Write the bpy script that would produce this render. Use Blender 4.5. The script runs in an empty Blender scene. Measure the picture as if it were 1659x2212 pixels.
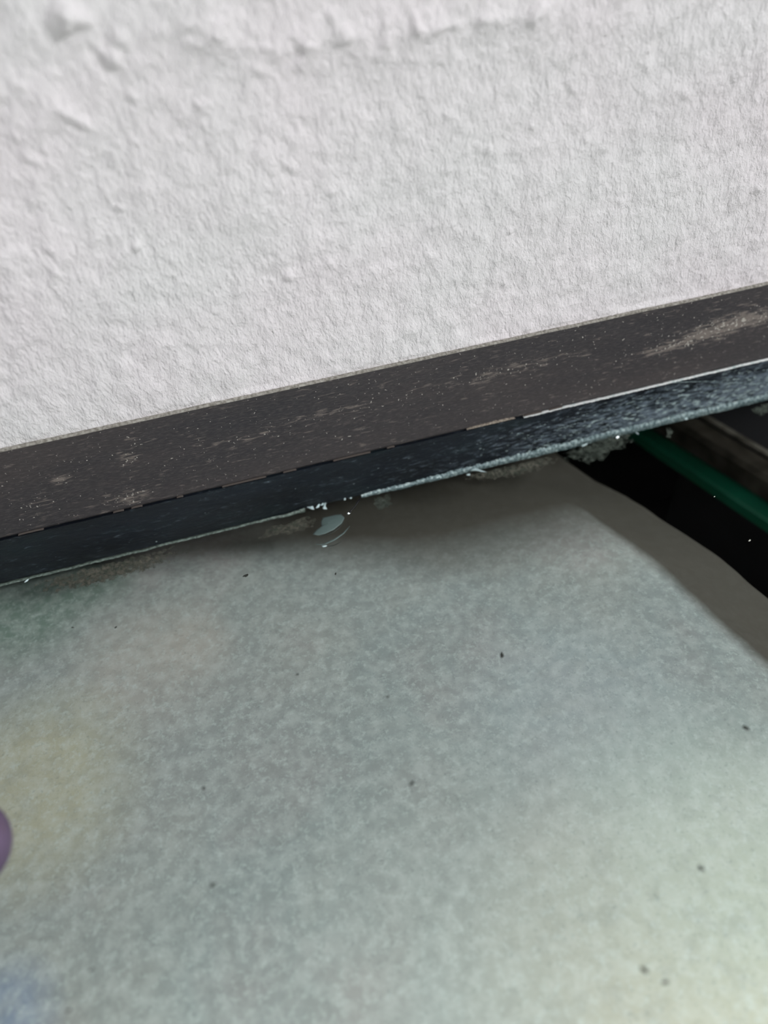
import bpy, math, random
import numpy as np
from mathutils import Vector, Matrix, noise as mn

random.seed(7)
rng = np.random.default_rng(7)
SC = bpy.context.scene
COL = SC.collection

# ------------------------------------------------------------------ camera
F = 1700.0                                   # focal length in pixels of the 1659x2212 frame
R = np.array([[0.957952, 0.238046, -0.160193],
              [-0.281230, 0.668259, -0.688723],
              [-0.056898, 0.704814, 0.707106]])
YE = -0.005                                  # far edge of the glass
CH = 0.12
def ray(px, py):
    return R @ np.array([(px - 829.5) / F, -(py - 1106) / F, -1.0])
CAM = np.array([0.0, YE - 1.1404 * CH, CH])
cd = bpy.data.cameras.new('camera'); cam = bpy.data.objects.new('camera', cd); COL.objects.link(cam)
M4 = Matrix([list(R[0]) + [CAM[0]], list(R[1]) + [CAM[1]], list(R[2]) + [CAM[2]], [0, 0, 0, 1]])
cam.matrix_world = M4
cd.sensor_fit = 'VERTICAL'; cd.sensor_height = 36.0; cd.lens = F / 2212 * 36.0
cd.clip_start = 0.002; cd.clip_end = 50
cd.dof.use_dof = True; cd.dof.focus_distance = 0.166; cd.dof.aperture_fstop = 9.0
SC.camera = cam

# ------------------------------------------------------------------ light
SC.view_settings.view_transform = 'Standard'; SC.view_settings.look = 'None'
SC.view_settings.gamma = 1.0; SC.view_settings.use_curve_mapping = False
SC.view_settings.exposure = 0.0
W = bpy.data.worlds.new('room_light'); SC.world = W; W.use_nodes = True
W.node_tree.nodes['Background'].inputs[0].default_value = (0.96, 0.98, 1.0, 1)
W.node_tree.nodes['Background'].inputs[1].default_value = 0.62
def area(name, loc, target, sx, sy, power, colr):
    l = bpy.data.lights.new(name, 'AREA'); l.shape = 'RECTANGLE'; l.size = sx; l.size_y = sy
    l.energy = power; l.color = colr
    o = bpy.data.objects.new(name, l); COL.objects.link(o); o.location = loc
    o.rotation_euler = (Vector(target) - Vector(loc)).to_track_quat('-Z', 'Y').to_euler()
    return o
area('added_overwall_light', (0.25, 0.75, 1.30), (-0.02, -0.15, 0), 1.5, 0.7, 122, (1.0, 0.99, 0.93))  # unseen light added behind the wall to brighten the slab away from it
area('side_window_daylight', (1.7, -1.3, 1.35), (0.02, 0, 0.03), 0.5, 0.5, 31, (0.97, 0.99, 1.0))

# ------------------------------------------------------------------ helpers
def on_z(px, py, z):
    d = ray(px, py); q = CAM + (z - CAM[2]) / d[2] * d; return Vector(q)
def on_y(px, py, y):
    d = ray(px, py); q = CAM + (y - CAM[1]) / d[1] * d; return Vector(q)

def tag(o, label=None, cat=None, group=None, kind=None):
    if label: o['label'] = label
    if cat: o['category'] = cat
    if group: o['group'] = group
    if kind: o['kind'] = kind
    return o
def empty(name, loc=(0, 0, 0)):
    o = bpy.data.objects.new(name, None); COL.objects.link(o); o.location = loc; o.empty_display_size = 0.01; return o
def build(name, vs, fs, mat, parent=None, smooth=False, loc=None):
    me = bpy.data.meshes.new(name); me.from_pydata([tuple(v) for v in vs], [], fs); me.update()
    if smooth:
        me.polygons.foreach_set('use_smooth', [True] * len(me.polygons))
    me.materials.append(mat.m)
    o = bpy.data.objects.new(name, me); COL.objects.link(o)
    if parent:
        o.parent = parent
        o.location = -parent.location
    return o
def box(x0, x1, y0, y1, z0, z1):
    v = [(x, y, z) for z in (z0, z1) for y in (y0, y1) for x in (x0, x1)]
    f = [(0, 2, 3, 1), (4, 5, 7, 6), (0, 1, 5, 4), (2, 6, 7, 3), (0, 4, 6, 2), (1, 3, 7, 5)]
    return v, f
def join(*ms):
    V, Fs = [], []
    for v, f in ms:
        n = len(V); V += list(v); Fs += [tuple(i + n for i in q) for q in f]
    return V, Fs
def sweep(path, ra, rb=None, n=8, up=Vector((0, 0, 1))):
    """tube along a path; ra(t) half width, rb(t) half height"""
    rb = rb or ra; V, Fs = [], []; L = len(path)
    for i, p in enumerate(path):
        p = Vector(p); d = (Vector(path[min(i + 1, L - 1)]) - Vector(path[max(i - 1, 0)])).normalized()
        s = d.cross(up).normalized(); u = s.cross(d).normalized(); t = i / (L - 1)
        for k in range(n):
            a = 2 * math.pi * k / n
            V.append(p + s * math.cos(a) * ra(t) + u * math.sin(a) * rb(t))
    for i in range(L - 1):
        for k in range(n):
            Fs.append((i * n + k, i * n + (k + 1) % n, (i + 1) * n + (k + 1) % n, (i + 1) * n + k))
    Fs.append(tuple(range(n - 1, -1, -1))); Fs.append(tuple((L - 1) * n + k for k in range(n)))
    return V, Fs
def fbm(x, y, z=0.0, o=4):
    return mn.fractal(Vector((x, y, z)), 1.0, 2.0, o)

class Mat:
    def __init__(s, name, base=(0.5, 0.5, 0.5), rough=0.6, spec=0.5):
        s.m = bpy.data.materials.new(name); s.m.use_nodes = True
        s.t = s.m.node_tree; s.b = s.t.nodes['Principled BSDF']; s.out = s.t.nodes['Material Output']
        s.b.inputs['Base Color'].default_value = (*base, 1); s.b.inputs['Roughness'].default_value = rough
        s.b.inputs['Specular IOR Level'].default_value = spec
        s.tc = s.n('ShaderNodeTexCoord').outputs['Object']
    def n(s, typ, **kw):
        nd = s.t.nodes.new(typ)
        for k, v in kw.items(): setattr(nd, k, v)
        return nd
    def link(s, a, b): s.t.links.new(a, b)
    def mapping(s, rot=(0, 0, 0), scale=(1, 1, 1)):
        m = s.n('ShaderNodeMapping'); s.link(s.tc, m.inputs[0])
        m.inputs['Rotation'].default_value = rot; m.inputs['Scale'].default_value = scale
        return m.outputs[0]
    def noise(s, scale, detail=3, rough=0.5, vec=None, dist=0.0):
        nd = s.n('ShaderNodeTexNoise'); s.link(vec if vec is not None else s.tc, nd.inputs['Vector'])
        nd.inputs['Scale'].default_value = scale; nd.inputs['Detail'].default_value = detail
        nd.inputs['Roughness'].default_value = rough; nd.inputs['Distortion'].default_value = dist
        return nd.outputs['Fac']
    def ramp(s, fac, stops):
        r = s.n('ShaderNodeValToRGB'); e = r.color_ramp.elements
        while len(e) > 1: e.remove(e[-1])
        for i, (p, c) in enumerate(stops):
            if not isinstance(c, (tuple, list)): c = (c, c, c)
            if i == 0: e[0].position = p; e[0].color = (*c, 1)
            else: q = e.new(p); q.color = (*c, 1)
        s.link(fac, r.inputs[0]); return r.outputs[0]
    def mix(s, fac, a, b, typ='MIX'):
        x = s.n('ShaderNodeMix', data_type='RGBA', blend_type=typ)
        for sock, v in ((x.inputs[0], fac), (x.inputs[6], a), (x.inputs[7], b)):
            if isinstance(v, (int, float)): sock.default_value = v
            elif isinstance(v, (tuple, list)): sock.default_value = (*v, 1)
            else: s.link(v, sock)
        return x.outputs[2]
    def math(s, op, a, b=0.0, clamp=False):
        x = s.n('ShaderNodeMath', operation=op, use_clamp=clamp)
        for sock, v in ((x.inputs[0], a), (x.inputs[1], b)):
            if isinstance(v, (int, float)): sock.default_value = v
            else: s.link(v, sock)
        return x.outputs[0]
    def attr(s, name):
        a = s.n('ShaderNodeAttribute', attribute_name=name); return a.outputs['Fac']
    def spot(s, c, r, soft=1.0):
        """round patch around point c with radius r"""
        v = s.n('ShaderNodeVectorMath', operation='DISTANCE'); s.link(s.tc, v.inputs[0]); v.inputs[1].default_value = tuple(c)
        q = s.math('DIVIDE', v.outputs['Value'], r); q = s.math('SUBTRACT', 1.0, q, True)
        return q
    def bump(s, h, strength, dist, normal=None):
        b = s.n('ShaderNodeBump'); b.inputs['Strength'].default_value = strength; b.inputs['Distance'].default_value = dist
        s.link(h, b.inputs['Height'])
        if normal is not None: s.link(normal, b.inputs['Normal'])
        return b.outputs[0]
    def color(s, c): s.link(c, s.b.inputs['Base Color'])
    def normal(s, c): s.link(c, s.b.inputs['Normal'])

def srgb(r, g, b):
    f = lambda u: (u / 255 / 12.92) if u / 255 <= 0.04045 else ((u / 255 + 0.055) / 1.055) ** 2.4
    return (f(r), f(g), f(b))

# ------------------------------------------------------------------ materials
# painted plaster
mw = Mat('white_painted_plaster', (0.80, 0.80, 0.80), 0.55, 0.35)
v1 = mw.mapping(rot=(0, math.radians(38), 0), scale=(1.0, 1.0, 0.55))
n1 = mw.noise(620, 3, 0.55, v1, 0.4)
n2 = mw.noise(1700, 3, 0.6, v1)
n3 = mw.noise(5000, 2, 0.6)
h = mw.math('ADD', mw.math('MULTIPLY', n1, 0.5), mw.math('MULTIPLY', n2, 0.32))
h = mw.math('ADD', h, mw.math('MULTIPLY', n3, 0.08))
mw.normal(mw.bump(h, 1.0, 0.0012))
lrg = mw.noise(28, 2, 0.5)
c = mw.ramp(lrg, [(0.35, srgb(234, 231, 231)), (0.65, srgb(237, 230, 232))])
sp = mw.noise(900, 2, 0.5)
c = mw.mix(mw.ramp(sp, [(0.78, 0.0), (0.82, 0.25)]), c, srgb(120, 112, 105))
mw.color(c)

# trim: dark matte strip with chalky scuffs
mt = Mat('scuffed_dark_rubber', srgb(66, 63, 64), 0.62, 0.35)
vs_ = mt.mapping(rot=(0, math.radians(-4), 0), scale=(0.24, 1, 1.3))
base = mt.ramp(mt.noise(60, 4, 0.6, vs_), [(0.3, srgb(50, 49, 52)), (0.7, srgb(66, 61, 61))])
grain = mt.noise(2600, 3, 0.65, vs_)
base = mt.mix(mt.ramp(grain, [(0.46, 0.0), (0.72, 0.42)]), base, srgb(98, 92, 90))
d = mt.attr('dirt')
sc = mt.noise(1150, 4, 0.62, vs_, 0.3)
mask = mt.math('ADD', sc, mt.math('MULTIPLY', d, 0.19))
mask = mt.ramp(mask, [(0.60, 0.0), (0.76, 0.7)])
base = mt.mix(mask, base, srgb(140, 130, 122))
fl = mt.math('ADD', mt.noise(1900, 1, 0.4), mt.math('MULTIPLY', d, 0.10))
base = mt.mix(mt.ramp(fl, [(0.745, 0.0), (0.80, 0.85)]), base, srgb(190, 186, 176))
mt.color(base)
mt.normal(mt.bump(mt.math('ADD', grain, mask), 0.35, 0.00015))

mb = Mat('dusty_grey_sealant', srgb(150, 146, 138), 0.9, 0.2)
mb.color(mb.ramp(mb.noise(1500, 3), [(0.35, srgb(120, 116, 108)), (0.7, srgb(176, 172, 164))]))

mtan = Mat('tan_chipped_paint', srgb(176, 162, 146), 0.8, 0.2)
mtan.color(mtan.ramp(mtan.noise(3000, 3), [(0.35, srgb(120, 110, 100)), (0.65, srgb(196, 184, 168))]))

mtan2 = Mat('dull_tan_edge', srgb(100, 92, 87), 0.8, 0.2)

# ground glass edge
me_ = Mat('ground_glass_edge', srgb(20, 26, 32), 0.35, 0.5)
ve = me_.mapping(rot=(0, math.radians(-6), 0), scale=(0.30, 1, 1.25))
big = me_.noise(70, 3, 0.6, ve)
cb = me_.ramp(big, [(0.35, srgb(12, 16, 22)), (0.65, srgb(24, 30, 40))])
cb = me_.mix(me_.ramp(me_.noise(140, 3, 0.5, ve), [(0.52, 0.0), (0.7, 0.5)]), cb, srgb(16, 34, 34))
g1 = me_.noise(1300, 4, 0.65, ve, 0.5)
w = me_.attr('wear_glint')
gm = me_.math('ADD', g1, me_.math('MULTIPLY', w, 0.26))
cb = me_.mix(me_.ramp(gm, [(0.60, 0.0), (0.70, 0.22), (0.80, 0.75), (0.88, 1.0)]), cb, srgb(112, 124, 136))
g2 = me_.noise(2300, 2, 0.5, ve)
gm2 = me_.math('ADD', g2, me_.math('MULTIPLY', w, 0.17))
cb = me_.mix(me_.ramp(gm2, [(0.76, 0.0), (0.82, 0.9)]), cb, srgb(188, 206, 206))
me_.color(cb); me_.normal(me_.bump(g1, 0.5, 0.0003))

ma = Mat('broken_glass_arris', srgb(150, 172, 174), 0.25, 0.8)
ma.color(ma.ramp(ma.noise(1400, 4, 0.6), [(0.30, srgb(70, 92, 94)), (0.5, srgb(122, 142, 146)), (0.72, srgb(214, 232, 230))]))
ma.normal(ma.bump(ma.noise(2500, 2), 0.8, 0.0003))
ma2 = Mat('glint_glass_arris', srgb(222, 236, 230), 0.2, 0.8)
ma2.color(ma2.ramp(ma2.noise(900, 3, 0.6), [(0.3, srgb(190, 210, 206)), (0.5, srgb(250, 252, 250))]))  # near-white colour paints the specular glint along the arris
ma3 = Mat('dull_glass_arris', srgb(96, 106, 98), 0.5, 0.5)
ma3.color(ma3.ramp(ma3.noise(1300, 3, 0.6), [(0.35, srgb(64, 74, 68)), (0.62, srgb(128, 142, 134))]))

# clear glass: light goes straight through, a weak mirror image on top
mg = Mat('clear_glass', (1, 1, 1), 0.1, 0.2)
tr = mg.n('ShaderNodeBsdfTransparent'); tr.inputs[0].default_value = (0.985, 0.992, 0.988, 1)
gl = mg.n('ShaderNodeBsdfGlossy'); gl.inputs['Roughness'].default_value = 0.12
fr = mg.n('ShaderNodeFresnel'); fr.inputs['IOR'].default_value = 1.05
mx = mg.n('ShaderNodeMixShader'); mg.link(fr.outputs[0], mx.inputs[0]); mg.link(tr.outputs[0], mx.inputs[1]); mg.link(gl.outputs[0], mx.inputs[2])
mg.link(mx.outputs[0], mg.out.inputs['Surface'])

# film of dirt left on the underside of the glass
def film(name, c0, c1, lo, hi, scale=800):
    m = Mat(name, c0, 0.9, 0.1)
    m.color(m.ramp(m.noise(scale * 1.7, 4, 0.6), [(0.35, c0), (0.65, c1)]))
    e = m.attr('cover')
    a = m.math('ADD', m.noise(scale, 5, 0.65), e)
    al = m.ramp(a, [(lo, 0.0), (hi, 0.92)])
    m.link(al, m.b.inputs['Alpha']); return m
mfilm = film('grey_cement_residue', srgb(56, 62, 56), srgb(92, 98, 90), 0.78, 1.02)
mfilm2 = film('brown_dirt_film', srgb(64, 70, 62), srgb(112, 108, 98), 0.80, 1.35)

# board under the glass
mboard = Mat('mottled_grey_board', srgb(150, 155, 150), 0.8, 0.2)
def S(m, px, py, r): return m.spot(on_z(px, py, -0.024), r)
c = mboard.ramp(mboard.noise(16, 4, 0.6), [(0.30, srgb(156, 155, 153)), (0.44, srgb(150, 160, 158)), (0.56, srgb(158, 163, 158)), (0.70, srgb(166, 161, 158))])
c = mboard.mix(mboard.ramp(mboard.noise(55, 5, 0.65), [(0.3, 0.5), (0.7, 0.0)]), c, srgb(134, 143, 141))
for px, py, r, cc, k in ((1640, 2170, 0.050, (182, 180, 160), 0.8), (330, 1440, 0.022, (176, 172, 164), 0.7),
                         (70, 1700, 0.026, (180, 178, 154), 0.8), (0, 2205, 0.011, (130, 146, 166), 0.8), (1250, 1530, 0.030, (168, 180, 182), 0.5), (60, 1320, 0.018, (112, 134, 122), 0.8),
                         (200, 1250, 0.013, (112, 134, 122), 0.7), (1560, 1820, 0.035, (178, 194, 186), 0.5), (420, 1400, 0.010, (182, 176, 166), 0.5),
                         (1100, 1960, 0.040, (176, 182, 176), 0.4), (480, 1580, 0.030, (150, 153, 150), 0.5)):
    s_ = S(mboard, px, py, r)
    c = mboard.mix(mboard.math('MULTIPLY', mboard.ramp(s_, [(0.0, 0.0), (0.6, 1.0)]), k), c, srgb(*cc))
c = mboard.mix(mboard.ramp(mboard.noise(330, 4, 0.6), [(0.42, 0.0), (0.66, 0.30)]), c, srgb(206, 214, 210))
c = mboard.mix(mboard.ramp(mboard.noise(260, 4, 0.6), [(0.34, 0.22), (0.5, 0.0)]), c, srgb(130, 136, 132))
pale = mboard.noise(900, 4, 0.62)
c = mboard.mix(mboard.ramp(pale, [(0.52, 0.0), (0.68, 0.42)]), c, srgb(194, 206, 202))
c = mboard.mix(mboard.ramp(mboard.noise(1300, 3, 0.5), [(0.26, 0.35), (0.42, 0.0)]), c, srgb(116, 126, 124))
c = mboard.mix(mboard.ramp(mboard.attr('flank_shade'), [(0.1, 0.0), (0.8, 0.92)]), c, srgb(76, 71, 62))  # brown right edge, and shade painted in on the wall side
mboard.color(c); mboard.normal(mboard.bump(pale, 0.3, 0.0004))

mgreen = Mat('green_painted_metal', srgb(0, 70, 50), 0.5, 0.3)
mgreen.color(mgreen.ramp(mgreen.noise(60, 3), [(0.3, srgb(0, 78, 54)), (0.7, srgb(3, 92, 66))]))
mbrown = Mat('brown_dusty_metal', srgb(70, 62, 50), 0.7, 0.2)
mbrown.color(mbrown.ramp(mbrown.noise(180, 4), [(0.35, srgb(26, 22, 14)), (0.7, srgb(58, 54, 46))]))
mbrown2 = Mat('pale_metal_lip', srgb(150, 144, 132), 0.6, 0.3)  # lip paler than the brown channel
mbrown2.color(mbrown2.ramp(mbrown2.noise(220, 4), [(0.35, srgb(64, 60, 52)), (0.7, srgb(118, 114, 104))]))
mpanel = Mat('charcoal_panel', srgb(30, 30, 32), 0.7, 0.2)
mblack = Mat('black_cavity', (0.004, 0.004, 0.004), 0.9, 0.05)
mgrit = Mat('dark_grit', srgb(52, 54, 50), 0.8, 0.2)
mpale = Mat('pale_grit', srgb(214, 214, 200), 0.6, 0.3)
mhair = Mat('black_hair', (0.006, 0.006, 0.007), 0.4, 0.4)
mchip = Mat('fractured_glass', srgb(210, 230, 232), 0.12, 1.0)
mshell = Mat('chip_face', srgb(98, 114, 112), 0.4, 0.4)
mdarkrib = Mat('dark_chip_rib', srgb(48, 52, 48), 0.4, 0.5)
mpurple = Mat('purple_glove', srgb(112, 92, 124), 0.55, 0.3)
mpurple.color(mpurple.ramp(mpurple.noise(90, 4, 0.6), [(0.35, srgb(78, 64, 86)), (0.6, srgb(100, 84, 108)), (0.75, srgb(88, 70, 76))]))

# ------------------------------------------------------------------ wall
ZT = 0.0222
xs = np.concatenate([[-1.2, -0.6, -0.25], np.arange(-0.10, 0.2001, 0.0005), [0.4, 0.8, 1.6]])
zs = np.concatenate([np.arange(ZT - 0.0005, 0.115, 0.0005), [0.15, 0.22, 0.24]])
blobs = []   # raised lumps (px,py, rx, rz(m), tilt, height)
def bl(px, py, a, b, tilt, hgt):
    q = on_y(px, py, 0); blobs.append((q.x, q.z, a, b, math.radians(tilt), hgt))
bl(132, 22, 0.0022, 0.0017, 60, 0.0016); bl(160, 20, 0.0022, 0.0011, -30, 0.0012); bl(146, 44, 0.0007, 0.0006, 0, 0.0008)
bl(240, 112, 0.0013, 0.0010, -60, 0.0010); bl(262, 68, 0.0016, 0.0009, -60, 0.0007); bl(160, 236, 0.0028, 0.0008, -40, 0.0008)
bl(66, 322, 0.0018, 0.0007, -40, 0.0005); bl(615, 575, 0.0009, 0.0009, 0, 0.0007); bl(440, 205, 0.0012, 0.0004, 0, 0.0005)
bl(290, 510, 0.0008, 0.0008, 0, 0.0005); bl(280, 190, 0.0009, 0.0006, -60, 0.0005); bl(705, 395, .0007, .0007, 0, .0006)
bl(950, 350, .0008, .0005, 0, .0006); bl(880, 40, .0012, .0007, -60, .0008); bl(700, 20, .0012, .0005, -60, .0006)
for i in range(60):
    bl(random.uniform(0, 1659), random.uniform(0, 600), random.uniform(.0006, .0016), random.uniform(.0003, .0006), random.uniform(-70, -20), random.uniform(.0002, .0005))
ridge = [on_y(*p, 0) for p in ((390, 20), (480, 75), (600, 90), (700, 75), (830, 60), (1000, 35), (1120, 20))]
rp = [(q.x, q.z) for q in ridge]
def seg_d(x, z):
    best = 9
    for (ax, az), (bx, bz) in zip(rp, rp[1:]):
        dx, dz = bx - ax, bz - az; t = max(0, min(1, ((x - ax) * dx + (z - az) * dz) / (dx * dx + dz * dz)))
        best = min(best, math.hypot(x - ax - t * dx, z - az - t * dz))
    return best
V = []; ca, sa = math.cos(math.radians(38)), math.sin(math.radians(38))
nx, nz = len(xs), len(zs)
for z in zs:
    for x in xs:
        y = 0.0
        if -0.11 < x < 0.21 and z < 0.12:
            u = x * ca - z * sa; v = x * sa + z * ca
            y -= 0.00042 * fbm(u * 330, v * 190, 3, 3) + 0.0009 * fbm(x * 45, z * 45, 9, 2) * 0.6
            amp = max(0, (z - 0.05) / 0.05)
            y -= 0.0005 * amp * fbm(u * 240, v * 120, 7, 3)
            dr = seg_d(x, z)
            if dr < 0.008:
                y -= (1 - dr / 0.008) ** 2 * (0.0007 + 0.0013 * max(0, fbm(x * 300, z * 420, 5, 3)))
            for bx, bz, a, b, t, hh in blobs:
                dx, dz = x - bx, z - bz
                if abs(dx) < 0.006 and abs(dz) < 0.006:
                    p = (dx * math.cos(t) + dz * math.sin(t)) / a; q = (-dx * math.sin(t) + dz * math.cos(t)) / b
                    e = p * p + q * q
                    if e < 3: y -= hh * math.exp(-e * e * 0.8)
        V.append((x, min(y, 0.0006) if z > ZT + .001 else 0.0, z))
Fs = [(j * nx + i, j * nx + i + 1, (j + 1) * nx + i + 1, (j + 1) * nx + i) for j in range(nz - 1) for i in range(nx - 1)]
nb = len(V)
x0, x1, z0, z1 = xs[0], xs[-1], zs[0], zs[-1]
V += [(x0, 0.14, z0), (x1, 0.14, z0), (x1, 0.14, z1), (x0, 0.14, z1)]
Fs.append((nb + 1, nb, nb + 3, nb + 2))
bot = [i for i in range(nx)]; top = [(nz - 1) * nx + i for i in range(nx)]
lf = [j * nx for j in range(nz)]; rt = [j * nx + nx - 1 for j in range(nz)]
Fs.append(tuple(bot[::-1]) + (nb, nb + 1)); Fs.append(tuple(top) + (nb + 2, nb + 3))
Fs.append(tuple(lf) + (nb + 3, nb)); Fs.append(tuple(rt[::-1]) + (nb + 1, nb + 2))
wall = build('wall_back', V, Fs, mw, smooth=True); wall.location.y = YE + 0.0008
tag(wall, 'white roller-textured painted plaster wall above the dark strip', 'wall', kind='structure')

# dark hollow below the wall and glass
v, f = box(-1.2, 1.6, 0.06, 0.14, -0.12, 0.0)
tag(build('wall_lower', v, f, mblack), 'black inside face of the hollow below the white wall', 'wall', kind='structure')
v, f = box(-1.2, 1.6, -0.6, 0.14, -0.14, -0.12)
tag(build('floor', v, f, mblack), 'black floor of the hollow beneath the glass', 'floor', kind='structure')

# ------------------------------------------------------------------ trim strip
tx = np.arange(-0.12, 0.2201, 0.0006); tz = np.linspace(0.0, ZT, 34)
dirt_spots = [(280, 1075, .0045, .0022, 1.0), (125, 1035, .003, .0012, .7), (270, 990, .004, .002, .6), (1100, 800, .016, .0018, .75), (1560, 705, .014, .0022, 1.15),
              (1480, 740, .010, .0012, .8), (720, 890, .012, .0012, .6), (560, 940, .010, .001, .5), (80, 1090, .004, .003, .4), (830, 985, .010, .0014, .3), (1420, 760, .012, .001, .6), (1620, 690, .01, .003, .8)]
dq = [(on_y(a, b, YE).x, on_y(a, b, YE).z, c_, d_, e_) for a, b, c_, d_, e_ in dirt_spots]
V = []; D = []
for z in tz:
    for x in tx:
        yy = YE - 0.00008 * fbm(x * 80, z * 200, 2, 2)
        if z == tz[0]: yy += 0.0004
        V.append((x, yy, z + (0.00012 * fbm(x * 260, 1, 4, 3) if z == tz[0] else 0)))
        e = sum(k * math.exp(-((x - a) / c_) ** 2 - ((z - b) / d_) ** 2) for a, b, c_, d_, k in dq)
        D.append(e)
n1_, n2_ = len(tx), len(tz)
Fs = [(j * n1_ + i, j * n1_ + i + 1, (j + 1) * n1_ + i + 1, (j + 1) * n1_ + i) for j in range(n2_ - 1) for i in range(n1_ - 1)]
n0 = len(V)
V += [(tx[0], 0.0, 0), (tx[-1], 0.0, 0), (tx[-1], 0.0, ZT), (tx[0], 0.0, ZT)]; D += [0] * 4
Fs.append(tuple(range(n1_))[::-1] + (n0, n0 + 1)); Fs.append(tuple((n2_ - 1) * n1_ + i for i in range(n1_)) + (n0 + 2, n0 + 3))
Fs.append(tuple(j * n1_ for j in range(n2_)) + (n0 + 3, n0)); Fs.append(tuple(j * n1_ + n1_ - 1 for j in range(n2_))[::-1] + (n0 + 1, n0 + 2)); Fs.append((n0 + 1, n0, n0 + 3, n0 + 2))
trim = build('trim_1', V, Fs, mt, smooth=False)
a_ = trim.data.attributes.new('dirt', 'FLOAT', 'POINT'); a_.data.foreach_set('value', D)
tag(trim, 'dark scuffed strip along the foot of the white wall above the glass edge', 'trim', kind='structure')
path = [(x, YE + 0.0006, ZT + 0.0001 + 0.0001 * fbm(x * 60, 0, 1, 2)) for x in np.arange(-0.12, 0.2201, 0.0005)]
v, f = sweep(path, lambda t: 0.0006, lambda t: 0.00038 + 0.00016 * fbm(t * 500, 0, 3, 3))
tag(build('sealant_bead', v, f, mb, trim, True), 'thin dusty pale grey bead on top of the dark strip')
# tan chips along the lower edge of the strip
def chip_line(px0, px1, hgt, seed):
    x0_ = on_z(px0, 1165 - .2351 * px0, 0).x; x1_ = on_z(px1, 1165 - .2351 * px1, 0).x
    n = max(6, int((x1_ - x0_) / 0.0004)); V = []; Fs = []
    for i in range(n + 1):
        t = i / n; x = x0_ + (x1_ - x0_) * t; hh = hgt * math.sin(math.pi * t) ** 0.6 * (0.55 + 0.8 * abs(fbm(x * 700, seed, 0, 3))) + 1e-5
        for (y, z) in ((YE - .00025, 0.0001), (YE - .00035, 0.0001 + hh), (YE + .0003, 0.0001 + hh), (YE + .0003, 0.0001)): V.append((x, y, z))
    for i in range(n):
        for k in range(4): Fs.append((i * 4 + k, i * 4 + (k + 1) % 4, i * 4 + 4 + (k + 1) % 4, i * 4 + 4 + k)[::-1])
    Fs.append((0, 1, 2, 3)); Fs.append((n * 4 + 3, n * 4 + 2, n * 4 + 1, n * 4))
    return V, Fs
tag(build('chipped_edge', *chip_line(1008, 1112, .0008, 1), mtan, trim), 'pale tan chip on the lower edge of the dark strip')
for q in ((1130, 1170, .00035, 2), (480, 575, .00010, 3), (612, 640, .00012, 4), (40, 95, .00012, 5), (245, 268, .00016, 6), (284, 308, .00018, 7), (382, 396, .00014, 8),
          (720, 800, .00008, 9), (836, 852, .00014, 10), (1185, 1215, .0002, 12)):
    build('chipped_edge', *chip_line(*q), mtan2, trim)

# ------------------------------------------------------------------ glass pane
TH = 0.0132
glass = empty('glass_pane', (0.03, YE, -TH))
tag(glass, 'thick clear glass pane with a rough chipped edge lying under the dark strip', 'glass pane')
v, f = box(-0.4, 0.5, -0.42, YE - 0.0001, -TH, -0.0003)
build('sheet', v, f, mg, glass)
# ground edge face
ex = np.arange(-0.12, 0.2601, 0.0006); ez = np.linspace(-TH + 0.0004, -0.0004, 22)
V = []; Wr = []
for z in ez:
    for x in ex:
        V.append((x, YE + 0.00005 * fbm(x * 200, z * 300, 1, 2), z))
        t = (x - 0.045) / 0.07; s = 1 / (1 + math.exp(-5 * (t - 0.35)))
        low = (0 - z) / TH
        Wr.append(s * (0.35 + 0.75 * math.sin(min(1, low * 1.15) * math.pi * .62)) + 0.10 * low)  # flecks thicken rightwards: chalk in the pits plus painted reflected light
n1_, n2_ = len(ex), len(ez)
Fs = [(j * n1_ + i, j * n1_ + i + 1, (j + 1) * n1_ + i + 1, (j + 1) * n1_ + i) for j in range(n2_ - 1) for i in range(n1_ - 1)]
n0 = len(V); V += [(ex[0], 0.003, ez[0]), (ex[-1], 0.003, ez[0]), (ex[-1], 0.003, ez[-1]), (ex[0], 0.003, ez[-1])]; Wr += [0] * 4
Fs.append(tuple(range(n1_))[::-1] + (n0, n0 + 1)); Fs.append(tuple((n2_ - 1) * n1_ + i for i in range(n1_)) + (n0 + 2, n0 + 3)); Fs.append((n0 + 1, n0, n0 + 3, n0 + 2))
edge = build('ground_edge', V, Fs, me_, glass)
a_ = edge.data.attributes.new('wear_glint', 'FLOAT', 'POINT'); a_.data.foreach_set('value', Wr)
tag(edge, 'dark blue-grey ground edge face, flecked pale towards the right')
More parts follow.
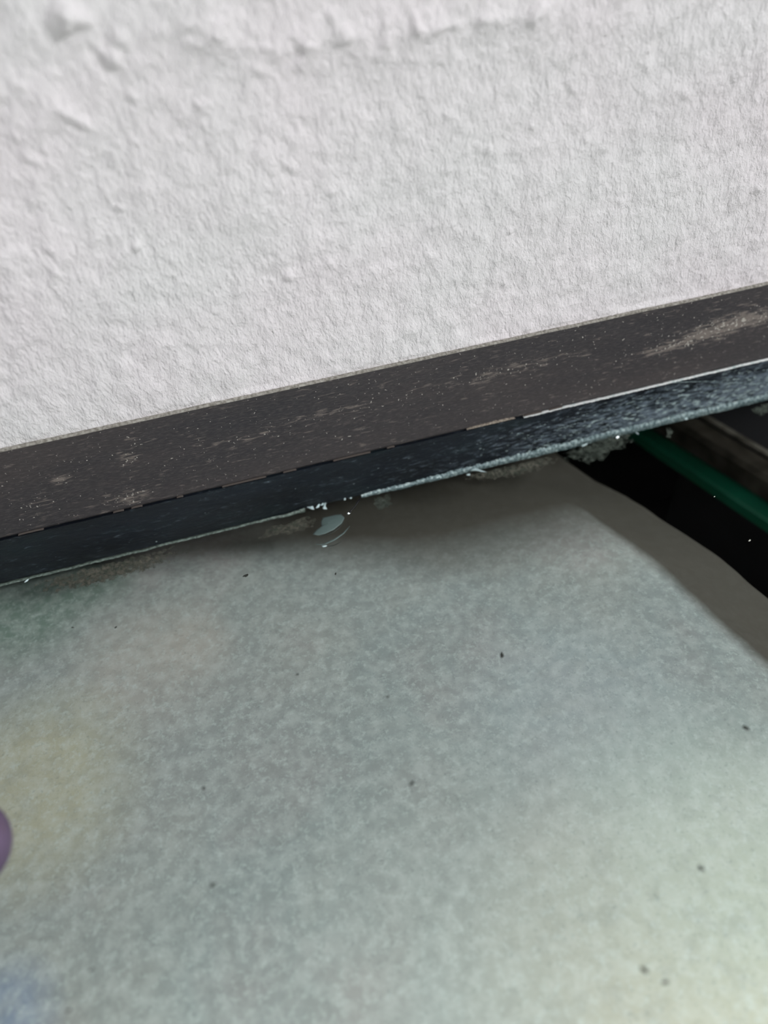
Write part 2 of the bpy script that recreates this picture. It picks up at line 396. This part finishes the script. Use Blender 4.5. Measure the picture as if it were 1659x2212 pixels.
def arris(px0, px1, wfun, z, up, mat, name, lab, jit=1.0, step=0.00022):
    """irregular faceted strip along an edge: wfun(px) = width in metres"""
    ln = (lambda p: 1165 - .2351 * p) if up else (lambda p: 1262 - .2435 * p)
    V = []; Fs = []
    P = np.arange(px0, px1, 2.2)
    for i, p in enumerate(P):
        q = on_y(p, ln(p), YE); x = q.x; w_ = wfun(p)
        j = 1 + 0.35 * jit * fbm(x * 1500, z * 50, 1, 3)
        k = 0.00010 * jit * fbm(x * 900, 3, z * 40, 4) + 0.00022 * jit * fbm(x * 160, 3, z * 40, 2)
        hi = w_ * j + 2e-5
        V += [(x, YE - 0.0004, z + k - hi * .35), (x, YE - 0.0007 - 0.0002 * fbm(x * 1800, 1, 2, 2), z + k + hi * .5), (x, YE - 0.0003, z + k + hi), (x, YE + 0.0002, z + k + hi * .4)]
    n = len(P)
    for i in range(n - 1):
        for c_ in range(4): Fs.append((i * 4 + c_, i * 4 + (c_ + 1) % 4, i * 4 + 4 + (c_ + 1) % 4, i * 4 + 4 + c_)[::-1])
    Fs.append((0, 1, 2, 3)); Fs.append(((n - 1) * 4 + 3, (n - 1) * 4 + 2, (n - 1) * 4 + 1, (n - 1) * 4))
    o = build(name, V, Fs, mat, glass); tag(o, lab); return o
interp = lambda xs_, ys_: (lambda p: float(np.interp(p, xs_, ys_)) * 1e-3)
arris(1130, 1700, interp([1130, 1380, 1500, 1700], [.0, .20, .30, .40]), 0.0, True, ma2, 'upper_arris', 'bright wavy white upper edge line of the glass', 1.0)
arris(780, 1700, interp([780, 800, 900, 1000, 1100, 1200, 1300, 1450, 1659], [.7, .9, 1.1, 1.3, 1.4, 1.7, 1.7, 1.7, 1.7]), -TH, False, ma, 'lower_arris', 'pale jagged lower edge of the glass')
arris(-30, 660, interp([-30, 300, 500, 600, 650, 660], [.12, .16, .28, .5, .8, .9]), -TH, False, ma3, 'lower_arris', 'thin dull grey lower edge of the glass')

Q = [on_y(*p, YE - .0001) for p in ((1430, 828), (1459, 826), (1520, 824), (1560, 826), (1620, 829), (1680, 827))]
v, f = sweep(Q, lambda t: .00007 + .00003 * math.sin(40 * t), None, 6)
tag(build('scratch', v, f, ma, glass, True), 'long thin pale scratch across the right end of the edge face')
# broken facets glinting along the lower edge
def shard(pts, z, th=0.0004, y=None):
    """small faceted splinter from a pixel outline standing on the glass edge"""
    P = [on_z(a, b, z) for a, b in pts]; c_ = sum(P, Vector()) / len(P)
    V = [tuple(p) for p in P] + [tuple(c_ + Vector((0, 0, th * 1.2))), tuple(c_ - Vector((0, 0, th)))]
    n = len(P); Fs = []
    for i in range(n):
        Fs.append((i, (i + 1) % n, n)); Fs.append(((i + 1) % n, i, n + 1))
    return V, Fs
zs_ = -TH + 0.0007
facets = [[(661, 1095), (676, 1093), (679, 1101), (672, 1100)], [(682, 1098), (688, 1089), (692, 1088), (689, 1096)],
          [(697, 1098), (701, 1086), (705, 1085), (703, 1094), (707, 1100), (699, 1100)], [(692, 1092), (700, 1087), (699, 1090)]]
for q in facets: tag(build('chip_facet', *shard(q, zs_), mchip, glass), 'bright white facet of the largest chip in the glass edge')
facets = [[(942, 1028), (946, 1026), (949, 1031), (943, 1034)], [(950, 1030), (953, 1029), (954, 1032), (951, 1033)], [(1007, 1024), (1015, 1023), (1016, 1027), (1009, 1027)],
          [(1017, 1016), (1026, 1010), (1040, 1016), (1052, 1020), (1040, 1019), (1028, 1016)], [(1372, 932), (1379, 936), (1380, 939), (1374, 936)],
          [(1478, 902), (1484, 901), (1486, 906), (1479, 907)], [(1330, 944), (1336, 941), (1338, 944), (1331, 947)], [(1369, 923), (1376, 920), (1374, 925)], [(1256, 962), (1270, 957), (1268, 960), (1258, 965)],
          [(742, 1078), (746, 1074), (747, 1079), (744, 1081)], [(754, 1076), (760, 1074), (759, 1078)], [(750, 1109), (756, 1105), (757, 1108), (752, 1111)], [(695, 1179), (707, 1178), (704, 1181), (697, 1182)],
          [(52, 1258), (58, 1252), (63, 1250), (60, 1255), (55, 1258)]]
for q in facets: build('edge_glint', *shard(q, zs_, .0002), mchip, glass)
# conchoidal shell of the largest chip
def patch(outline, z, mat, name, lab, dome=0.0, n=26, cover=None):
    """thin patch hugging a height z, filled from a pixel outline (star-shaped)"""
    P = [on_z(a, b, z) for a, b in outline]; c_ = sum(P, Vector()) / len(P)
    # resample outline
    Q = []
    for i in range(len(P)):
        a, b = P[i], P[(i + 1) % len(P)]
        k = max(1, int((b - a).length / 0.0005))
        for j in range(k): Q.append(a.lerp(b, j / k))
    R_ = 9; V = []; Cv = []
    for r in range(R_ + 1):
        t = r / R_
        for q in Q:
            p = c_.lerp(q, t); p.z = z + dome * (1 - t * t) + 0.00004 * fbm(p.x * 900, p.y * 900, 2, 3); V.append(tuple(p)); Cv.append((1 - t ** 2.5) * 0.50)
    m = len(Q); Fs = []
    for r in range(R_):
        for i in range(m): Fs.append((r * m + i, r * m + (i + 1) % m, (r + 1) * m + (i + 1) % m, (r + 1) * m + i)[::-1])
    o = build(name, V, Fs, mat, glass, True)
    o.data.attributes.new('cover', 'FLOAT', 'POINT').data.foreach_set('value', Cv)
    sm = o.modifiers.new('thickness', 'SOLIDIFY'); sm.thickness = 0.00012
    tag(o, lab); return o
ZU = -TH + 0.0003
patch([(698, 1119), (712, 1116), (724, 1113), (737, 1112), (744, 1119), (739, 1130), (722, 1144), (703, 1153), (688, 1157), (676, 1155), (684, 1146), (695, 1138), (694, 1128)], ZU, mshell, 'chip_face', 'smooth grey-green hollow face of the largest chip', 0.0003)
def rib(pts, r, mat, name, lab, z=ZU):
    P = [on_z(a, b, z) for a, b in pts]; Q = []
    for i in range(len(P) - 1):
        for j in range(6): Q.append(P[i].lerp(P[i + 1], j / 6))
    Q.append(P[-1])
    v, f = sweep(Q, lambda t: r * (0.15 + math.sin(math.pi * t) * .85), lambda t: r * .5 * (0.15 + math.sin(math.pi * t) * .85))
    return tag(build(name, v, f, mat, glass, True), lab)
rib([(690, 1157), (705, 1156), (722, 1148), (735, 1137), (744, 1125)], .00018, mdarkrib, 'chip_rib', 'dark curved ripple of the largest chip')
rib([(680, 1176), (700, 1176), (722, 1166), (742, 1152), (756, 1136)], .00024, mshell, 'chip_rib', 'pale curved ripple below the largest chip')
rib([(706, 1181), (722, 1178), (738, 1170)], .00015, mdarkrib, 'chip_rib', 'short dark ripple below the largest chip')
# residue
lab_r = 'crusty grey residue on the underside of the glass by its edge'
patch([(1190, 985), (1250, 955), (1300, 935), (1350, 925), (1386, 925), (1384, 948), (1365, 970), (1325, 975), (1308, 1006), (1285, 1000), (1265, 1015), (1235, 1000), (1200, 1005)], ZU, mfilm, 'cement_residue', lab_r)
patch([(1434, 920), (1452, 918), (1458, 935), (1450, 952), (1434, 950), (1440, 936)], ZU, mfilm, 'cement_residue', 'small grey dab of residue over the green bar')
patch([(1612, 885), (1640, 872), (1675, 862), (1670, 890), (1645, 902), (1625, 900)], ZU, mfilm, 'cement_residue', 'grey dab of residue at the right end of the glass edge')
patch([(620, 1125), (680, 1105), (700, 1120), (690, 1140), (640, 1160), (590, 1160), (540, 1175), (560, 1140)], ZU, mfilm2, 'dirt_film', 'brownish dirt film left of the largest chip')
patch([(800, 1075), (850, 1060), (855, 1090), (830, 1110), (805, 1100)], ZU, mfilm, 'cement_residue', 'small grey smear of residue right of the largest chip')
patch([(20, 1268), (150, 1232), (300, 1195), (420, 1165), (430, 1200), (340, 1232), (200, 1275), (60, 1300)], ZU, mfilm2, 'dirt_film', 'brownish dirt film along the left of the glass edge')
patch([(960, 1035), (1090, 1005), (1220, 975), (1250, 985), (1150, 1030), (1020, 1050)], ZU, mfilm2, 'dirt_film', 'brownish dirt film along the middle of the glass edge')

# ------------------------------------------------------------------ board under the glass
ZB = -0.024
right = [on_z(a, b, ZB - .006) for a, b in ((1225, 960), (1285, 1005), (1360, 1050), (1440, 1110), (1560, 1200), (1659, 1282))]
rx = [p.x for p in right]; ry = [p.y for p in right]
# boundary x as a function of y (towards the camera the board widens)
order = np.argsort(ry); RY = np.array(ry)[order]; RX = np.array(rx)[order]
sl = (RX[0] - RX[1]) / (RY[0] - RY[1])
RY = np.concatenate([[RY[0] - 0.4], RY]); RX = np.concatenate([[RX[0] - 0.4 * sl], RX])
RY = np.concatenate([RY, [0.05]]); RX = np.concatenate([RX, [RX[-1] - 0.01]])
V = []; FL = []; ys = np.concatenate([np.arange(-0.36, -0.16, 0.01), np.arange(-0.16, 0.0401, 0.001)]); NU = 150
us = np.concatenate([np.linspace(0, .3, 10), np.linspace(.32, 1, NU - 10)])
for y in ys:
    xr = float(np.interp(y, RY, RX)) + 0.0006 * fbm(y * 60, 0, 5, 3)
    xl = -0.30
    for u in us:
        x = xl + (xr - xl) * u
        dr = (xr - x)            # distance to the right border
        t = min(1, max(0, dr / 0.027))
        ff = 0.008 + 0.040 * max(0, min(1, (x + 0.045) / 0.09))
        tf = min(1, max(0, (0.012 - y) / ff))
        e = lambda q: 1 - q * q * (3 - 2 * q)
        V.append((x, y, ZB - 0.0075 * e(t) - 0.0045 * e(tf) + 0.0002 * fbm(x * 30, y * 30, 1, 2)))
        g = max(1 - max(0, (t - .62) / .24) , 1 - max(0, (tf - .35) / .65) - 0.45 * max(0, min(1, (0.035 - x) / 0.05)))  # first term: brown right flank; second: shade put into the colour towards the wall
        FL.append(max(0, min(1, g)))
n1_, n2_ = len(us), len(ys)
Fs = [(j * n1_ + i, j * n1_ + i + 1, (j + 1) * n1_ + i + 1, (j + 1) * n1_ + i) for j in range(n2_ - 1) for i in range(n1_ - 1)]
n0 = len(V)   # underside ring
ring = list(range(n1_)) + [j * n1_ + n1_ - 1 for j in range(1, n2_)] + [(n2_ - 1) * n1_ + i for i in range(n1_ - 2, -1, -1)] + [j * n1_ for j in range(n2_ - 2, 0, -1)]
for i in ring: V.append((V[i][0], V[i][1], -0.12)); FL.append(1)
m = len(ring)
for i in range(m): Fs.append((ring[(i + 1) % m], ring[i], n0 + i, n0 + (i + 1) % m))
Fs.append(tuple(n0 + i for i in range(m))[::-1])
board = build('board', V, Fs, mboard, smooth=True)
board.data.attributes.new('flank_shade', 'FLOAT', 'POINT').data.foreach_set('value', FL)
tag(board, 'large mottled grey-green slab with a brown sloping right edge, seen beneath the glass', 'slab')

# ------------------------------------------------------------------ bars in the hollow
def bar(name, p0, p1, wid, hgt, mat, label, cat, z, lip=None, parent=None):
    a = on_z(*p0, z); b = on_z(*p1, z); d = (b - a).normalized(); a = a - d * ((0.0605 - a.y) / -d.y); b = b + d * 0.12
    s = d.cross(Vector((0, 0, 1))).normalized()
    V = []
    bev = min(wid, hgt) * .18
    prof = [(-wid / 2 + bev, 0), (wid / 2 - bev, 0), (wid / 2, -bev), (wid / 2, -hgt), (-wid / 2, -hgt), (-wid / 2, -bev)]
    for q in (a, b):
        for (u, w_) in prof: V.append(q + s * u + Vector((0, 0, w_)))
    k = len(prof); Fs = [(i, (i + 1) % k, k + (i + 1) % k, k + i)[::-1] for i in range(k)] + [tuple(range(k)), tuple(range(2 * k - 1, k - 1, -1))]
    o = build(name, V, Fs, mat, parent)
    if label: tag(o, label, cat)
    return o, a, b, d, s
bar('green_bar', (1435, 950), (1659, 1098), .0085, .004, mgreen, 'dark green painted bar in the black hollow beneath the glass at right', 'bar', -0.0490)
o, a, b, d, s = bar('brown_channel', (1500, 915), (1659, 1010), .0080, .0075, mbrown, 'brown dusty metal channel beyond the green bar beneath the glass', 'channel', -0.040)
v, f = sweep([a + d * i * .004 - s * .0042 + Vector((0, 0, .0006)) for i in range(50)], lambda t: .0011, lambda t: .0008)
tag(build('lip', v, f, mbrown2, o, True), 'pale upper lip')
a = on_z(1560, 925, -.046); b = on_z(1659, 980, -.046); d = (b - a).normalized(); s = d.cross(Vector((0, 0, 1)))
V = [a - d * .01, b + d * .1, b + d * .1 - s * .05, a - d * .01 - s * .05]
V = [tuple(p) for p in V] + [(p.x, p.y, -0.12) for p in V]
tag(build('charcoal_block', V, [(0, 1, 2, 3), (7, 6, 5, 4), (0, 4, 5, 1), (1, 5, 6, 2), (2, 6, 7, 3), (3, 7, 4, 0)], mpanel), 'charcoal grey block beyond the brown channel at the right frame edge', 'block')

# ------------------------------------------------------------------ small loose things on the glass
def crumb(px, py, size, ang, mat, label, z=0.0, el=2.0, name='grit_crumb', group=None, cat='grit'):
    p = on_z(px, py, z); V = []; Fs = []; n = 9; r_ = 5
    for i in range(1, r_):
        th = math.pi * i / r_
        for k in range(n):
            ph = 2 * math.pi * k / n; q = Vector((math.sin(th) * math.cos(ph), math.sin(th) * math.sin(ph), math.cos(th)))
            w_ = 1 + 0.85 * mn.noise(q * 2.1 + Vector((px, py, 0)))
            V.append(Vector((q.x * el * w_, q.y * w_, q.z * .5 * w_ + .45)) * size)
    V = [Vector((0, 0, .95 * size))] + V + [Vector((0, 0, 0))]
    for k in range(n): Fs.append((0, 1 + k, 1 + (k + 1) % n)); Fs.append((len(V) - 1, len(V) - 1 - n + (k + 1) % n, len(V) - 1 - n + k))
    for i in range(r_ - 2):
        for k in range(n): Fs.append((1 + i * n + k, 1 + (i + 1) * n + k, 1 + (i + 1) * n + (k + 1) % n, 1 + i * n + (k + 1) % n))
    o = build(name, V, Fs, mat); o.location = p; o.rotation_euler = (0, 0, math.radians(ang))
    return tag(o, label, cat, group)
GR = 'dark crumbs of grit on the glass'; G0 = -0.0003
for px, py, sz, an, lb in (
    (532, 1244, .00045, 25, 'dark oval crumb on the glass just below the largest chip, to its left'),
    (1084, 1416, .00042, 80, 'blurry dark crumb near the middle right of the glass'),
    (1612, 1574, .00042, -40, 'dark crumb near the right frame edge, topmost on that side of the glass'),
    (890, 1692, .00036, 40, 'dark crumb near the middle of the glass'),
    (1515, 1877, .00036, -50, 'dark crumb in the lower right of the glass, above the two faint ones'),
    (460, 1912, .00038, 20, 'dark leaf-shaped crumb in the lower left of the glass'),
    (150, 2183, .00028, 0, 'dark crumb at the bottom left of the glass'),
    (197, 2096, .00024, 30, 'small faint crumb just above the bottom left one'),
    (1391, 2095, .00040, -50, 'faint grey crumb, left of the two at the bottom right'),
    (1437, 2122, .00034, 0, 'faint grey crumb, right of the two at the bottom right'),
    (825, 1863, .00018, 0, 'tiny dark crumb in the lower middle of the glass'),
    (725, 1240, .00022, 90, 'tiny star-shaped crumb below the largest chip'),
    (838, 1505, .00022, 40, 'tiny dark crumb left of the middle right one'),
    (425, 1863, .00018, 0, 'tiny dark crumb just above the leaf-shaped one'),
    (157, 1356, .00020, 0, 'tiny crumb at the upper of three specks on the left of the glass'),
    (250, 1356, .00024, 60, 'small crumb right of the other specks on the upper left of the glass'),
    (440, 1704, .00030, 70, 'soft grey crumb in the left middle of the glass'),
    (643, 1457, .00020, 20, 'tiny crumb left of the centre of the glass')):
    crumb(px, py, sz * .68, an - 10, mgrit, lb, G0, group=GR)
crumb(1619, 1168, .00016, 30, mpale, 'tiny white fleck over the black gap, nearest the right frame edge', G0, 2.2, 'white_fleck', 'white flecks over the black gap', 'fleck')
crumb(1543, 1073, .00008, 20, mpale, 'tiny white fleck over the black gap beside the green bar', G0, 2.4, 'white_fleck', 'white flecks over the black gap', 'fleck')
Q = [on_z(*p, G0 + .0002) for p in ((778, 1076), (772, 1086), (766, 1095), (760, 1101), (755, 1107))]
v, f = sweep(Q, lambda t: .00018 + .00007 * math.sin(7 * t), None, 6)
v2, f2 = sweep([Q[2], on_z(768, 1100, G0 + .0001)], lambda t: .00007, None, 5)
tag(build('hair', *join((v, f), (v2, f2)), mhair, smooth=True), 'short black hair lying on the glass at the right side of the largest chip', 'hair')

# ------------------------------------------------------------------ hand in a purple glove, only a fingertip in view
def skin(name, chains, mat, root):
    V = []; E = []; Rr = []
    for ch in chains:
        prev = ch[0] if isinstance(ch[0], int) else None
        for it in (ch[1:] if prev is not None else ch):
            V.append(it[0]); Rr.append(it[1])
            if prev is not None: E.append((prev, len(V) - 1))
            prev = len(V) - 1
    me = bpy.data.meshes.new(name); me.from_pydata(V, E, []); me.materials.append(mat.m)
    o = bpy.data.objects.new(name, me); COL.objects.link(o)
    mdf = o.modifiers.new('skin', 'SKIN'); mdf.use_smooth_shade = True
    for i, sv in enumerate(me.skin_vertices[0].data):
        sv.radius = (Rr[i], Rr[i]); sv.use_root = (i == 0)
    s2 = o.modifiers.new('sub', 'SUBSURF'); s2.levels = 2; s2.render_levels = 3
    return o
tip = on_z(0, 1825, 0.009)
T = Vector((tip.x + 0.0030, tip.y, 0.0088))
def P_(dx, dy, dz, r): return (tuple(T + Vector((dx, dy, dz))), r)
# the index finger points into the frame, the others curl back
chains = [
    [P_(-.140, -.020, .045, .018), P_(-.112, -.014, .038, .021), P_(-.092, -.010, .033, .018)],
    [2, P_(-.064, -.003, .026, .0100), P_(-.036, -.001, .018, .0086), P_(-.014, .0, .005, .0080), P_(.0, .0, .0, .0070)],
    [2, P_(-.078, -.026, .030, .0100), P_(-.060, -.028, .024, .0085), P_(-.056, -.029, .008, .0076), P_(-.070, -.028, .003, .0066)],
    [1, P_(-.090, -.040, .030, .0095), P_(-.072, -.046, .024, .0082), P_(-.068, -.047, .010, .0072), P_(-.081, -.045, .004, .0063)],
    [1, P_(-.102, -.052, .030, .0085), P_(-.086, -.061, .023, .0072), P_(-.081, -.062, .011, .0064), P_(-.091, -.060, .005, .0056)],
    [1, P_(-.098, .016, .028, .0115), P_(-.072, .028, .016, .0095), P_(-.052, .030, .004, .0080)],
]
hand = skin('gloved_hand', chains, mpurple, 0)
tag(hand, 'purple fingertip reaching in at the left frame edge above the glass', 'hand')
